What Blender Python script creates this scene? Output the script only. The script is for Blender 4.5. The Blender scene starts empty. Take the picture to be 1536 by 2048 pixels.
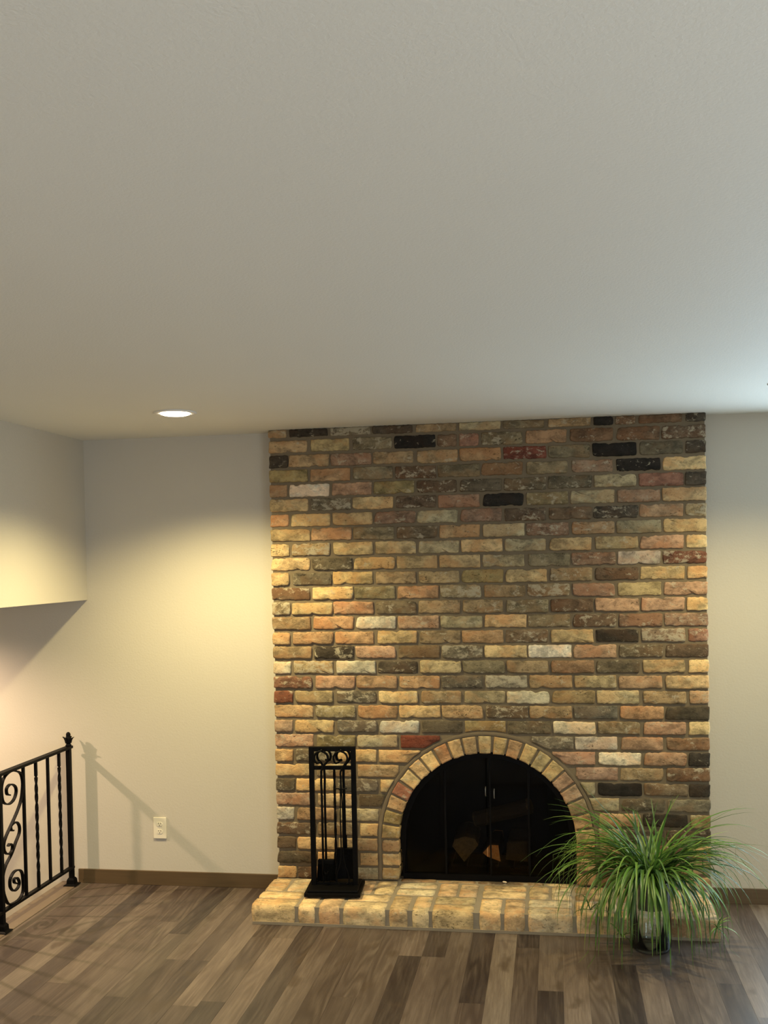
import bpy, bmesh, math, random
from mathutils import Vector, Matrix
R = random.Random(7)
PI = math.pi
SC = bpy.context.scene
COL = SC.collection

# ------------------------------------------------------------------ camera
cam_d = bpy.data.cameras.new('camera')
cam_d.sensor_fit = 'VERTICAL'; cam_d.sensor_height = 36.0; cam_d.sensor_width = 27.0
cam_d.lens = 2069.76 / 2048 * 36.0
cam_d.shift_y = 143.07 / 2048
cam_d.clip_start = 0.05
cam = bpy.data.objects.new('camera', cam_d); COL.objects.link(cam)
yaw, pitch, roll = 0.1618, -0.0218, -0.0199
F = Vector((-math.sin(yaw)*math.cos(pitch), math.cos(yaw)*math.cos(pitch), math.sin(pitch)))
Rr = Vector((math.cos(yaw), math.sin(yaw), 0)); U = Rr.cross(F)
R2 = Rr*math.cos(roll) + U*math.sin(roll); U2 = -Rr*math.sin(roll) + U*math.cos(roll)
M = Matrix((R2, U2, -F)).transposed().to_4x4(); M.translation = Vector((0, -5.2663, 1.7187))
cam.matrix_world = M
SC.camera = cam

# ------------------------------------------------------------------ world, exposure, daylight
w = bpy.data.worlds.new('world'); SC.world = w; w.use_nodes = True
bg = w.node_tree.nodes['Background']
bg.inputs[0].default_value = (0.62, 0.78, 1.0, 1); bg.inputs[1].default_value = 1.2
vs = SC.view_settings
vs.view_transform = 'Standard'; vs.look = 'None'; vs.exposure = 0.0; vs.gamma = 1.0; vs.use_curve_mapping = False

def area(name, loc, rot, sx, sy, power, color, spread=PI):
    l = bpy.data.lights.new(name, 'AREA'); l.shape = 'RECTANGLE'; l.size = sx; l.size_y = sy
    l.energy = power; l.color = color; l.spread = spread
    o = bpy.data.objects.new(name, l); COL.objects.link(o); o.location = loc; o.rotation_euler = rot
    return o
# daylight through the windows: back wall just right of the frame, rear wall behind the camera, plus an added one in the right wall
area('daylight_back_window', (1.64, -0.03, 1.15), (-PI/2, 0, 0), 0.95, 1.6, 56, (0.62, 0.84, 1.0))
area('side_fill_light', (2.32, -5.9, 1.25), (0, PI/2, 0), 1.5, 2.4, 72, (0.84, 0.95, 1.0))  # fill from an unseen side window, added to brighten the ceiling
area('daylight_rear_window', (-0.3, -8.35, 1.35), (PI/2, 0, 0), 3.2, 1.7, 30, (0.95, 0.97, 1.0))
WARM = (1.0, 0.82, 0.40)

# ------------------------------------------------------------------ helpers
def nt(name):
    m = bpy.data.materials.new(name); m.use_nodes = True
    n = m.node_tree; b = n.nodes['Principled BSDF']
    return m, n, b
def N(n, t, **k):
    x = n.nodes.new(t)
    for a, v in k.items():
        if a in ('operation', 'blend_type', 'data_type', 'noise_dimensions', 'feature', 'wave_type', 'bands_direction', 'distance', 'clamp'): setattr(x, a, v)
        else: x.inputs[a].default_value = v
    return x
def mathn(n, op, a, b=None, c=None):
    x = n.nodes.new('ShaderNodeMath'); x.operation = op
    for i, v in enumerate((a, b, c)):
        if v is None: continue
        if hasattr(v, 'links'): n.links.new(v, x.inputs[i])
        else: x.inputs[i].default_value = v
    return x.outputs[0]
def mixc(n, f, a, b, mode='MIX'):
    x = n.nodes.new('ShaderNodeMix'); x.data_type = 'RGBA'; x.blend_type = mode
    for i, v in ((0, f), (6, a), (7, b)):
        if hasattr(v, 'links'): n.links.new(v, x.inputs[i])
        else: x.inputs[i].default_value = v if i == 0 else (*v[:3], 1)
    return x.outputs[2]
def ramp(n, f, stops):
    x = n.nodes.new('ShaderNodeValToRGB'); e = x.color_ramp.elements
    while len(e) < len(stops): e.new(0.5)
    for q, (p, c) in zip(e, stops):
        q.position = p; q.color = (c, c, c, 1) if not hasattr(c, '__len__') else (*c, 1)
    n.links.new(f, x.inputs[0]); return x.outputs[0]
def noise(n, vec, scale, detail=3, rough=0.55, dist=0.0):
    x = n.nodes.new('ShaderNodeTexNoise'); x.inputs['Scale'].default_value = scale
    x.inputs['Detail'].default_value = detail; x.inputs['Roughness'].default_value = rough; x.inputs['Distortion'].default_value = dist
    n.links.new(vec, x.inputs['Vector']); return x.outputs[0]
def bump(n, b, h, strength, dist):
    x = n.nodes.new('ShaderNodeBump'); x.inputs['Strength'].default_value = strength; x.inputs['Distance'].default_value = dist
    n.links.new(h, x.inputs['Height']); n.links.new(x.outputs[0], b.inputs['Normal'])
def simple(name, col, rough=0.6, metal=0.0, nscale=0, var=0.12, bs=0.0, bd=0.001, spec=0.5):
    m, n, b = nt(name)
    b.inputs['Roughness'].default_value = rough; b.inputs['Metallic'].default_value = metal
    b.inputs['Specular IOR Level'].default_value = spec
    g = n.nodes.new('ShaderNodeNewGeometry')
    f = noise(n, g.outputs['Position'], nscale or 20, 4)
    c = mixc(n, f, tuple(v*(1-var) for v in col), tuple(min(1, v*(1+var)) for v in col))
    n.links.new(c, b.inputs['Base Color'])
    if bs: bump(n, b, f, bs, bd)
    return m
def paint(name, col, bd=0.0016, scale=95):
    m, n, b = nt(name); b.inputs['Roughness'].default_value = 0.7; b.inputs['Specular IOR Level'].default_value = 0.25
    g = n.nodes.new('ShaderNodeNewGeometry')
    f = noise(n, g.outputs['Position'], scale, 3, 0.6, 0.3); f2 = noise(n, g.outputs['Position'], 1.4, 3)
    c = mixc(n, f2, tuple(v*0.975 for v in col), tuple(v*1.02 for v in col)); n.links.new(c, b.inputs['Base Color'])
    bump(n, b, f, 0.5, bd)
    return m

def obj(name, me, mat=None, parent=None):
    if isinstance(me, bmesh.types.BMesh):
        bm = me; me = bpy.data.meshes.new(name); bmesh.ops.recalc_face_normals(bm, faces=bm.faces[:]); bm.to_mesh(me); bm.free()
    o = bpy.data.objects.new(name, me); COL.objects.link(o)
    if mat and not me.materials: me.materials.append(mat)
    if parent: o.parent = parent
    return o
def thing(name, label, cat, loc=(0, 0, 0), rz=0, group=None):
    o = bpy.data.objects.new(name, None); COL.objects.link(o); o.location = loc; o.rotation_euler = (0, 0, rz)
    o.empty_display_size = 0.1
    o['label'] = label; o['category'] = cat
    if group: o['group'] = group
    return o
def struct(name, me, mat, parent=None):
    o = obj(name, me, mat, parent)
    if not parent: o['kind'] = 'structure'
    return o
def box(bm, x0, x1, y0, y1, z0, z1, bev=0, mtx=None):
    vs_ = [bm.verts.new(v) for v in ((x0,y0,z0),(x1,y0,z0),(x1,y1,z0),(x0,y1,z0),(x0,y0,z1),(x1,y0,z1),(x1,y1,z1),(x0,y1,z1))]
    fs = [bm.faces.new([vs_[i] for i in q]) for q in ((0,3,2,1),(4,5,6,7),(0,1,5,4),(1,2,6,5),(2,3,7,6),(3,0,4,7))]
    if mtx: bmesh.ops.transform(bm, matrix=mtx, verts=vs_)
    if bev:
        es = {e for f in fs for e in f.edges}
        bmesh.ops.bevel(bm, geom=list(es), offset=bev, segments=2, affect='EDGES', profile=0.6)
    return bm
def bx(*a, **k): return box(bmesh.new(), *a, **k)
def sweep(bm, pts, prof, up=Vector((1, 0, 0)), closed=False, twist=None, scale=None):
    """sweep a profile (list of (a,b)) along pts; a runs along 'up', b along the in-plane normal"""
    pts = [Vector(p) for p in pts]; n = len(pts); rings = []
    for i, p in enumerate(pts):
        if closed: t = pts[(i+1) % n] - pts[i-1]
        else: t = pts[min(i+1, n-1)] - pts[max(i-1, 0)]
        t.normalize()
        u = up - t*up.dot(t)
        if u.length < 1e-4: u = t.orthogonal()
        u.normalize(); v = t.cross(u)
        if twist:
            a = twist(i/(n-1)); u, v = u*math.cos(a)+v*math.sin(a), v*math.cos(a)-u*math.sin(a)
        s = scale(i/(n-1)) if scale else 1
        rings.append([bm.verts.new(p + u*a_*s + v*b_*s) for a_, b_ in prof])
    k = len(prof)
    for i in range(n if closed else n-1):
        A, B = rings[i], rings[(i+1) % n]
        for j in range(k): bm.faces.new((A[j], A[(j+1) % k], B[(j+1) % k], B[j]))
    if not closed: bm.faces.new(rings[0][::-1]); bm.faces.new(rings[-1])
    return bm
def circ(r, k=8): return [(r*math.cos(2*PI*i/k), r*math.sin(2*PI*i/k)) for i in range(k)]
def rect(a, b): return [(-a, -b), (a, -b), (a, b), (-a, b)]
def lathe(bm, prof, k=24, c=(0, 0, 0), cap=True):
    rings = [[bm.verts.new((c[0]+r*math.cos(2*PI*i/k), c[1]+r*math.sin(2*PI*i/k), c[2]+z)) for i in range(k)] for r, z in prof]
    for A, B in zip(rings, rings[1:]):
        for j in range(k): bm.faces.new((A[j], A[(j+1) % k], B[(j+1) % k], B[j]))
    if cap: bm.faces.new(rings[0][::-1]); bm.faces.new(rings[-1])
    return bm
def smooth(o):
    for p in o.data.polygons: p.use_smooth = True
    return o
def crom(pts, k=5):
    pts = [Vector(p) for p in pts]; out = []
    for i in range(len(pts)-1):
        p0, p1, p2, p3 = pts[max(i-1, 0)], pts[i], pts[i+1], pts[min(i+2, len(pts)-1)]
        for j in range(k):
            t = j/k
            out.append(0.5*((2*p1)+(-p0+p2)*t+(2*p0-5*p1+4*p2-p3)*t*t+(-p0+3*p1-3*p2+p3)*t**3))
    out.append(pts[-1]); return out

# ------------------------------------------------------------------ materials
wall_m = paint('wall_paint', (0.55, 0.51, 0.435))
ceil_m = paint('ceiling_paint', (0.80, 0.79, 0.735), 0.0014, 130)
black_m = simple('black_iron', (0.003, 0.0026, 0.0026), 0.5, 0.0, 60, 0.3, 0.15, 0.0004, spec=0.08)
tool_m = simple('black_tool_steel', (0.0025, 0.0024, 0.0024), 0.5, 0.0, 60, 0.3, spec=0.08)
bristle_m = simple('black_bristle', (0.003, 0.003, 0.003), 0.95, 0, 300, 0.5, 0.8, 0.002, spec=0.03)
white_m = simple('white_trim', (0.78, 0.76, 0.72), 0.5)
ivory_m = simple('ivory_plastic', (0.80, 0.74, 0.60), 0.35, var=0.02)
slot_m = simple('slot_dark', (0.10, 0.07, 0.04), 0.8)
soot_m = simple('soot', (0.004, 0.0033, 0.003), 0.95, 0, 9, 0.5)
carpet_m = simple('stair_carpet', (0.30, 0.25, 0.20), 0.95, 0, 120, 0.2, 0.5, 0.003)

def base_mat():
    m, n, b = nt('baseboard_wood'); b.inputs['Roughness'].default_value = 0.45
    g = n.nodes.new('ShaderNodeNewGeometry')
    mp = n.nodes.new('ShaderNodeMapping'); mp.inputs['Scale'].default_value = (1.5, 8, 30); n.links.new(g.outputs['Position'], mp.inputs[0])
    f = noise(n, mp.outputs[0], 3, 4)
    n.links.new(mixc(n, f, (0.075, 0.046, 0.020), (0.125, 0.080, 0.038)), b.inputs['Base Color']); return m
base_m = base_mat()

def brick_mat(name='brick'):
    m, n, b = nt(name); b.inputs['Roughness'].default_value = 0.88; b.inputs['Specular IOR Level'].default_value = 0.25
    oi = n.nodes.new('ShaderNodeObjectInfo'); g = n.nodes.new('ShaderNodeNewGeometry')
    off = n.nodes.new('ShaderNodeVectorMath'); off.operation = 'SCALE'; off.inputs[0].default_value = (31, 17, 23); n.links.new(oi.outputs['Random'], off.inputs[3])
    ad = n.nodes.new('ShaderNodeVectorMath'); n.links.new(g.outputs['Position'], ad.inputs[0]); n.links.new(off.outputs[0], ad.inputs[1])
    P = ad.outputs[0]
    st_ = n.nodes.new('ShaderNodeMapping'); st_.inputs['Scale'].default_value = (.75, 1, 1.1); n.links.new(P, st_.inputs[0]); P = st_.outputs[0]
    n1 = noise(n, P, 17, 6, 0.72, 0.25); n2 = noise(n, P, 60, 5, 0.75, 0.2); n3 = noise(n, P, 30, 7, 0.75, 0.35); n4 = noise(n, P, 170, 4, 0.7); n5 = noise(n, P, 9, 3, 0.6, 0.2)
    c = oi.outputs['Color']
    dk = n.nodes.new('ShaderNodeHueSaturation'); dk.inputs['Value'].default_value = 0.27; dk.inputs['Saturation'].default_value = 1.05; n.links.new(c, dk.inputs['Color'])
    lt = mixc(n, 1.0, c, (1.42, 1.40, 1.34), 'MULTIPLY')
    c1 = mixc(n, ramp(n, n1, [(0.38, 0), (0.60, 1)]), dk.outputs[0], lt)
    c1 = mixc(n, 0.36, c1, c)
    # another clay showing through in places, differing from brick to brick
    c1 = mixc(n, mathn(n, 'MULTIPLY', ramp(n, n5, [(0.50, 0), (0.60, 1)]), 0.6), c1, mixc(n, 1.0, c, (1.08, 0.84, 0.68), 'MULTIPLY'))
    c1 = mixc(n, ramp(n, n2, [(0.30, 0.8), (0.44, 0)]), c1, dk.outputs[0])
    # pale mortar smear, amount in the object's alpha
    th = mathn(n, 'SUBTRACT', 0.66, mathn(n, 'MULTIPLY', oi.outputs['Alpha'], 0.19))
    sm = mathn(n, 'MULTIPLY', mathn(n, 'SUBTRACT', n3, th), 16.0); cl = n.nodes.new('ShaderNodeClamp'); n.links.new(sm, cl.inputs[0])
    c2 = mixc(n, mathn(n, 'MULTIPLY', cl.outputs[0], 0.72), c1, (0.47, 0.41, 0.29))
    # small dark pits and chips, on some of the bricks
    nd = n.nodes.new('ShaderNodeVectorMath'); nd.operation = 'MULTIPLY_ADD'; n.links.new(noise(n, P, 55, 3), nd.inputs[0]); nd.inputs[1].default_value = (.03, .03, .03); n.links.new(P, nd.inputs[2])
    vo = n.nodes.new('ShaderNodeTexVoronoi'); vo.inputs['Scale'].default_value = 75; n.links.new(nd.outputs[0], vo.inputs['Vector'])
    gate = ramp(n, noise(n, P, 8, 4, 0.7), [(0.55, 0), (0.68, 1)])
    pit = mathn(n, 'MULTIPLY', ramp(n, vo.outputs[0], [(0.12, 1), (0.30, 0)]), gate)
    c3 = mixc(n, mathn(n, 'MULTIPLY', pit, 0.75), c2, (0.045, 0.032, 0.018))
    # soot stain on the hearth in front of the doors
    ds = n.nodes.new('ShaderNodeVectorMath'); ds.operation = 'DISTANCE'; n.links.new(g.outputs['Position'], ds.inputs[0]); ds.inputs[1].default_value = (-.28, -.085, .095)
    stn = mathn(n, 'MULTIPLY', ramp(n, mathn(n, 'ADD', ds.outputs['Value'], mathn(n, 'MULTIPLY', n3, .22)), [(0.14, 1), (0.24, 0)]), .8)
    c3 = mixc(n, stn, c3, (0.030, 0.025, 0.020))
    n.links.new(c3, b.inputs['Base Color'])
    h = mathn(n, 'ADD', mathn(n, 'MULTIPLY', n3, 0.8), mathn(n, 'MULTIPLY', n4, 0.35))
    h = mathn(n, 'SUBTRACT', h, mathn(n, 'MULTIPLY', pit, 0.8))
    bump(n, b, h, 1.0, 0.006)
    return m
brick_m = brick_mat()
def mortar_mat(name, c0, c1):
    m, n, b = nt(name); b.inputs['Roughness'].default_value = 0.95; b.inputs['Specular IOR Level'].default_value = 0.1
    g = n.nodes.new('ShaderNodeNewGeometry'); P = g.outputs['Position']
    f = noise(n, P, 7, 4); f2 = noise(n, P, 160, 4, 0.7)
    n.links.new(mixc(n, mathn(n, 'ADD', mathn(n, 'MULTIPLY', f, 0.7), mathn(n, 'MULTIPLY', f2, 0.3)), c0, c1), b.inputs['Base Color'])
    bump(n, b, f2, 0.6, 0.002); return m
mortar_m = mortar_mat('mortar', (0.140, 0.108, 0.070), (0.24, 0.190, 0.125))
hmortar_m = mortar_mat('hearth_mortar', (0.20, 0.165, 0.12), (0.33, 0.275, 0.20))

def plank_mat(name, obj_color=True):
    m, n, b = nt(name)
    oi = n.nodes.new('ShaderNodeObjectInfo'); g = n.nodes.new('ShaderNodeNewGeometry')
    off = n.nodes.new('ShaderNodeVectorMath'); off.operation = 'SCALE'; off.inputs[0].default_value = (7, 41, 3); n.links.new(oi.outputs['Random'], off.inputs[3])
    ad = n.nodes.new('ShaderNodeVectorMath'); n.links.new(g.outputs['Position'], ad.inputs[0]); n.links.new(off.outputs[0], ad.inputs[1])
    def mapped(s):
        mp = n.nodes.new('ShaderNodeMapping'); mp.inputs['Scale'].default_value = s; n.links.new(ad.outputs[0], mp.inputs[0]); return mp.outputs[0]
    fine = noise(n, mapped((75, 3.2, 1)), 1.6, 6, 0.72)
    broad = noise(n, mapped((14, 1.6, 1)), 1.2, 4, 0.6, 0.6)
    # cathedral grain: rings of a distorted field
    fld = noise(n, mapped((10, .8, 1)), 1.0, 1, 0.4, 0.0)
    ring = mathn(n, 'SINE', mathn(n, 'MULTIPLY', fld, 85.0)); ring = mathn(n, 'MULTIPLY', mathn(n, 'ADD', ring, 1), 0.5)
    rg = ramp(n, noise(n, mapped((5, 1.5, 1)), 0.9, 2), [(0.46, 0), (0.58, 1)])
    knot = ramp(n, noise(n, mapped((11, 5, 1)), 1.0, 2, 0.5), [(0.61, 0), (0.72, 1)])
    base = oi.outputs['Color'] if obj_color else None
    if base is None: base = mixc(n, broad, (0.18, 0.13, 0.09), (0.30, 0.23, 0.16))
    dk = mixc(n, 1.0, base, (0.52, 0.48, 0.46), 'MULTIPLY'); lt = mixc(n, 0.25, base, (0.44, 0.36, 0.27))
    c = mixc(n, ramp(n, broad, [(0.33, 0), (0.66, 1)]), dk, lt); c = mixc(n, 0.5, c, base)
    c = mixc(n, mathn(n, 'MULTIPLY', ramp(n, fine, [(0.35, 1), (0.62, 0)]), 0.70), c, dk)
    c = mixc(n, mathn(n, 'MULTIPLY', mathn(n, 'MULTIPLY', ring, rg), 0.75), c, dk)
    c = mixc(n, mathn(n, 'MULTIPLY', knot, 0.65), c, (0.055, 0.036, 0.024))
    n.links.new(c, b.inputs['Base Color'])
    b.inputs['Roughness'].default_value = 0.40; b.inputs['Specular IOR Level'].default_value = 0.6
    bump(n, b, fine, 0.25, 0.0008)
    return m
plank_m = plank_mat('plank_laminate'); floor_m = plank_mat('floor_laminate', False)

def glow(name, col, s):
    m, n, b = nt(name); e = n.nodes.new('ShaderNodeEmission'); e.inputs[0].default_value = (*col, 1); e.inputs[1].default_value = s
    n.links.new(e.outputs[0], n.nodes['Material Output'].inputs[0]); return m
lamp_m = glow('lamp_lens', (1.0, 0.86, 0.62), 14)

def tinted(name, tint, gloss=1.0, rough=0.03):
    m, n, b = nt(name); t = n.nodes.new('ShaderNodeBsdfTransparent'); t.inputs[0].default_value = (*tint, 1)
    gl = n.nodes.new('ShaderNodeBsdfGlossy'); gl.inputs['Roughness'].default_value = rough
    lw = n.nodes.new('ShaderNodeFresnel'); lw.inputs['IOR'].default_value = 1.45
    mx = n.nodes.new('ShaderNodeMixShader'); n.links.new(mathn(n, 'MULTIPLY', lw.outputs[0], gloss), mx.inputs[0]); n.links.new(t.outputs[0], mx.inputs[1]); n.links.new(gl.outputs[0], mx.inputs[2])
    n.links.new(mx.outputs[0], n.nodes['Material Output'].inputs[0]); return m
smoked_m = tinted('smoked_glass', (0.62, 0.58, 0.50), 0.2); pane_m = tinted('window_glass', (0.95, 0.97, 0.97))
jar_m = tinted('jar_glass', (0.95, 0.985, 0.985), 1.6)

# ------------------------------------------------------------------ the setting
H = 2.4; X0 = -2.488; XR = 2.35; YB = -8.4; FE = -2.66      # floor edge at the stairwell
ZS = 1.54; XL = -4.6; ZL = -1.25
FBX0, FBX1, FBT = -0.80, 0.102, 0.76
bm = bmesh.new()   # back wall with the firebox opening; it runs on down the stairwell
box(bm, XL, FE, 0, 0.12, ZL, H); box(bm, FE, FBX0, 0, 0.12, -0.2, H); box(bm, FBX1, 1.14, 0, 0.12, -0.2, H); box(bm, 2.14, XR+0.1, 0, 0.12, -0.2, H); box(bm, 1.14, 2.14, 0, 0.12, -0.2, 0.33); box(bm, 1.14, 2.14, 0, 0.12, 1.97, H); box(bm, FBX0, FBX1, 0, 0.12, FBT, H)
struct('wall_back', bm, wall_m)
struct('wall_left', bx(X0-0.17, X0, YB, 0, ZS, H), wall_m)
struct('wall_stairwell', bx(XL-0.1, XL, YB, 0.12, ZL, H), wall_m)
struct('wall_rear', (lambda b: (box(b, XL-0.1, -1.9, YB-0.1, YB, ZL, H), box(b, 1.3, XR+0.1, YB-0.1, YB, -0.2, H), box(b, -1.9, 1.3, YB-0.1, YB, -0.2, 0.5), box(b, -1.9, 1.3, YB-0.1, YB, 2.2, H), b)[-1])(bmesh.new()), wall_m)
bm = bmesh.new()
wy0, wy1, wz0, wz1 = -7.1, -4.7, 0.5, 2.0
box(bm, XR, XR+0.1, YB-0.1, wy0, -0.2, H); box(bm, XR, XR+0.1, wy1, 0, -0.2, H); box(bm, XR, XR+0.1, wy0, wy1, -0.2, wz0); box(bm, XR, XR+0.1, wy0, wy1, wz1, H)
struct('wall_right', bm, wall_m)
# ceilings: holes are not needed, the recessed lights sit in shallow cans through the plaster
LAMPS = [(-1.653, -0.837), (0.96, -0.90), (-1.653, -3.5), (0.96, -3.5), (-1.653, -6.2), (0.96, -6.2)]
def slab_with_holes(x0, x1, y0, y1, z0, z1, holes, hr):
    bm = bmesh.new()
    xs = sorted({x0, x1} | {v for hx, hy in holes for v in (hx-0.12, hx+0.12)})
    ys = sorted({y0, y1} | {v for hx, hy in holes for v in (hy-0.12, hy+0.12)})
    for a, b_ in zip(xs, xs[1:]):
        for c, d in zip(ys, ys[1:]):
            mx, my = (a+b_)/2, (c+d)/2
            h = [q for q in holes if abs(q[0]-mx) < 0.01 and abs(q[1]-my) < 0.01]
            if not h: bm.faces.new([bm.verts.new(v) for v in ((a, c, z0), (b_, c, z0), (b_, d, z0), (a, d, z0))])
            else:
                k = 32; cx, cy = h[0]; ring = []; outer = []
                for i in range(k):
                    t = 2*PI*(i+0.5)/k; cs, sn = math.cos(t), math.sin(t); s = 0.12/max(abs(cs), abs(sn))
                    ring.append(bm.verts.new((cx+hr*cs, cy+hr*sn, z0))); outer.append(bm.verts.new((cx+s*cs, cy+s*sn, z0)))
                for i in range(k): bm.faces.new((ring[i], ring[(i+1) % k], outer[(i+1) % k], outer[i]))
                for sx, sy, i in ((1, 1, 3), (-1, 1, 11), (-1, -1, 19), (1, -1, 27)):
                    bm.faces.new((outer[i], outer[i+1], bm.verts.new((cx+0.12*sx, cy+0.12*sy, z0))))
    bm.faces.new([bm.verts.new(v) for v in ((x0, y0, z1), (x1, y0, z1), (x1, y1, z1), (x0, y1, z1))])
    for A, B in (((x0, y0), (x1, y0)), ((x1, y0), (x1, y1)), ((x1, y1), (x0, y1)), ((x0, y1), (x0, y0))):
        bm.faces.new([bm.verts.new(v) for v in ((*A, z0), (*B, z0), (*B, z1), (*A, z1))])
    return bm
def raw(name, bm, mat):
    me = bpy.data.meshes.new(name); bm.to_mesh(me); bm.free(); o = obj(name, me, mat); o['kind'] = 'structure'; return o
raw('ceiling', slab_with_holes(X0-0.17, XR+0.1, YB-0.1, 0.12, H, H+0.14, LAMPS, 0.072), ceil_m)
SL = [(-3.50, -0.62), (-3.50, -3.2)]
raw('trim_stair_soffit', slab_with_holes(XL, X0-0.02, YB, 0, ZS-0.001, ZS+0.14, SL, 0.072), ceil_m)
# lower stair landing and the wall face under the floor edge
struct('trim_floor_edge', (lambda b: (box(b, FE, FE+0.10, YB, 0, ZL, -0.012), b)[-1])(bmesh.new()), wall_m)
bm = bmesh.new(); box(bm, XL, FE, YB, 0, ZL-0.1, ZL)
struct('trim_lower_landing', bm, carpet_m)
bm = bmesh.new()
nose_m = simple('nosing_laminate', (0.145, 0.108, 0.076), 0.4, 0, 14, 0.15)
struct('trim_floor_nosing', bx(FE-0.015, -2.5605, -6.0, 0, -0.012, 0.004, 0.003), nose_m)

# floor
fl = struct('floor', (lambda b: (box(b, FE+0.10, XR, YB, 0.0, -0.15, -0.0125), box(b, -2.56, XR, YB, -2.75, -0.0125, -0.0005), b)[-1])(bmesh.new()), floor_m)
def plank_mesh(wd, ln):
    bm = bmesh.new(); h = 0.0122; b_ = 0.0004
    pr = [(-wd/2, -h), (-wd/2, -b_), (-wd/2+b_, 0), (wd/2-b_, 0), (wd/2, -b_), (wd/2, -h)]
    A = [bm.verts.new((x, -ln/2, z)) for x, z in pr]; B = [bm.verts.new((x, ln/2, z)) for x, z in pr]
    for i in range(5): bm.faces.new((A[i], A[i+1], B[i+1], B[i]))
    bm.faces.new(A[::-1]); bm.faces.new(B)
    me = bpy.data.meshes.new('plank'); bmesh.ops.recalc_face_normals(bm, faces=bm.faces[:]); bm.to_mesh(me); bm.free(); me.materials.append(plank_m); return me
PW = 0.1007; LENS = [0.7, 1.0, 1.3, 1.6, 1.9]
pm = {l: plank_mesh(PW-0.0002, l-0.0002) for l in LENS}
TON = [((0.30, 0.225, 0.155), 5), ((0.255, 0.19, 0.13), 5), ((0.165, 0.115, 0.078), 6), ((0.135, 0.092, 0.064), 4), ((0.34, 0.265, 0.185), 3), ((0.21, 0.15, 0.10), 5)]
TON = [(((a/.3)**1.65*.3*.46, (b_/.3)**1.6*.3*.55, (c/.3)**1.42*.3*.74), k) for (a, b_, c), k in TON]
TONL = [c for c, k in TON for _ in range(k)]
FR = random.Random(4); HALF = (sorted(TONL)[:len(TONL)//2], sorted(TONL)[len(TONL)//2:])
pn = {l: plank_mesh(0.0570, l-0.0002) for l in LENS}
i0 = -26
k = i0; x = 0.0155+PW*(i0)
while x < 2.25:
    y = -0.0 - 0.0; first = True; last = None
    y = 0.0
    y = FR.choice([0.0, 0.0, 0.15, 0.3, 0.45])
    while y > -2.75:
        l = FR.choice(LENS)
        first = False
        if y - l < -2.75: l = min(LENS, key=lambda q: abs(q-(y+2.75)));
        y0 = y - l
        if y0 < -2.75: pass
        pool = HALF[(k+(FR.random() < .25)) % 2]; col = FR.choice(pool)
        while col == last: col = FR.choice(TONL)
        last = col
        nar = x < -2.55 and l in pn
        pass
        o = bpy.data.objects.new('plank', (pn if nar else pm)[l]); COL.objects.link(o); o.parent = fl
        o.location = (-2.5315 if nar else x+PW/2, y - l/2, FR.uniform(0, 0.0004))
        v = FR.uniform(0.9, 1.1); o.color = (col[0]*v, col[1]*v, col[2]*v, 1)
        y = y0
        if y + 2.75 < 0.2: break
    x += PW; k += 1

# baseboards
bh = 0.076
struct('baseboard_back', bx(-2.575, -1.4315, -0.012, 0, 0, bh, 0.002), base_m)
o = struct('baseboard_right', bx(0.742, XR, -0.012, 0, 0, bh, 0.002), base_m)
struct('baseboard_side', bx(XR-0.012, XR, -6, -0.012, 0, bh, 0.002), base_m)

# windows (outside the frame; they let the daylight in)
def window(name, mk, y0, y1, z0, z1):
    bm = bmesh.new(); f = 0.05
    box(bm, *mk(y0, y1), z0, z0+f); box(bm, *mk(y0, y1), z1-f, z1); box(bm, *mk(y0, y0+f), z0+f, z1-f); box(bm, *mk(y1-f, y1), z0+f, z1-f)
    mid = (y0+y1)/2; box(bm, *mk(mid-0.02, mid+0.02), z0+f, z1-f)
    wn = struct(name, bm, white_m)
    for a, b_ in ((y0+f, mid-0.02), (mid+0.02, y1-f)):
        q = mk(a, b_); bm = bmesh.new()
        if abs(q[1]-q[0]) < 0.1: box(bm, q[0]+0.02, q[0]+0.026, q[2], q[3], z0+f, z1-f)
        else: box(bm, q[0], q[1], q[2]+0.02, q[2]+0.026, z0+f, z1-f)
        obj('pane', bm, pane_m, wn)
window('window_side_added', lambda a, b_: (XR+0.03, XR+0.08, a, b_), wy0, wy1, wz0, wz1)  # unseen side window, added to go with the ceiling fill light
window('window_2', lambda a, b_: (a, b_, YB-0.08, YB-0.03), -1.9, 1.3, 0.5, 2.2)
window('window_3', lambda a, b_: (a, b_, 0.03, 0.08), 1.14, 2.14, 0.33, 1.97)

# ------------------------------------------------------------------ recessed lights
def downlight(x, y, z, label, name='recessed_light', power=150, half=68, blend=0.75, group=None, color=WARM, rad=0.055):
    t = thing(name, label, 'light', (x, y, z), 0, group)
    bm = bmesh.new(); lathe(bm, [(0.064, 0.001), (0.094, 0.001), (0.096, -0.003), (0.088, -0.006), (0.070, -0.005), (0.064, 0.0)], 40, cap=False); smooth(obj('trim_ring', bm, white_m, t))
    bm = bmesh.new(); lathe(bm, [(0.067, 0.0), (0.063, 0.022)], 32, cap=False); obj('baffle', bm, white_m, t)
    bm = bmesh.new(); lathe(bm, [(0.0655, -0.001), (0.064, -0.008), (0.052, -0.012), (0.001, -0.0135)], 32, cap=False); smooth(obj('lens', bm, lamp_m, t))
    l = bpy.data.lights.new('lamp', 'SPOT'); l.energy = power; l.color = color; l.spot_size = math.radians(2*half); l.spot_blend = blend; l.shadow_soft_size = rad
    lo = bpy.data.objects.new('lamp', l); COL.objects.link(lo); lo.parent = t; lo.location = (0, 0, -0.022)
    return t
downlight(*LAMPS[0], H, 'round recessed ceiling light glowing warm white left of the brick fireplace', power=262)
downlight(*LAMPS[1], H, 'round recessed ceiling light at the right edge, above the right wall', power=125)
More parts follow.
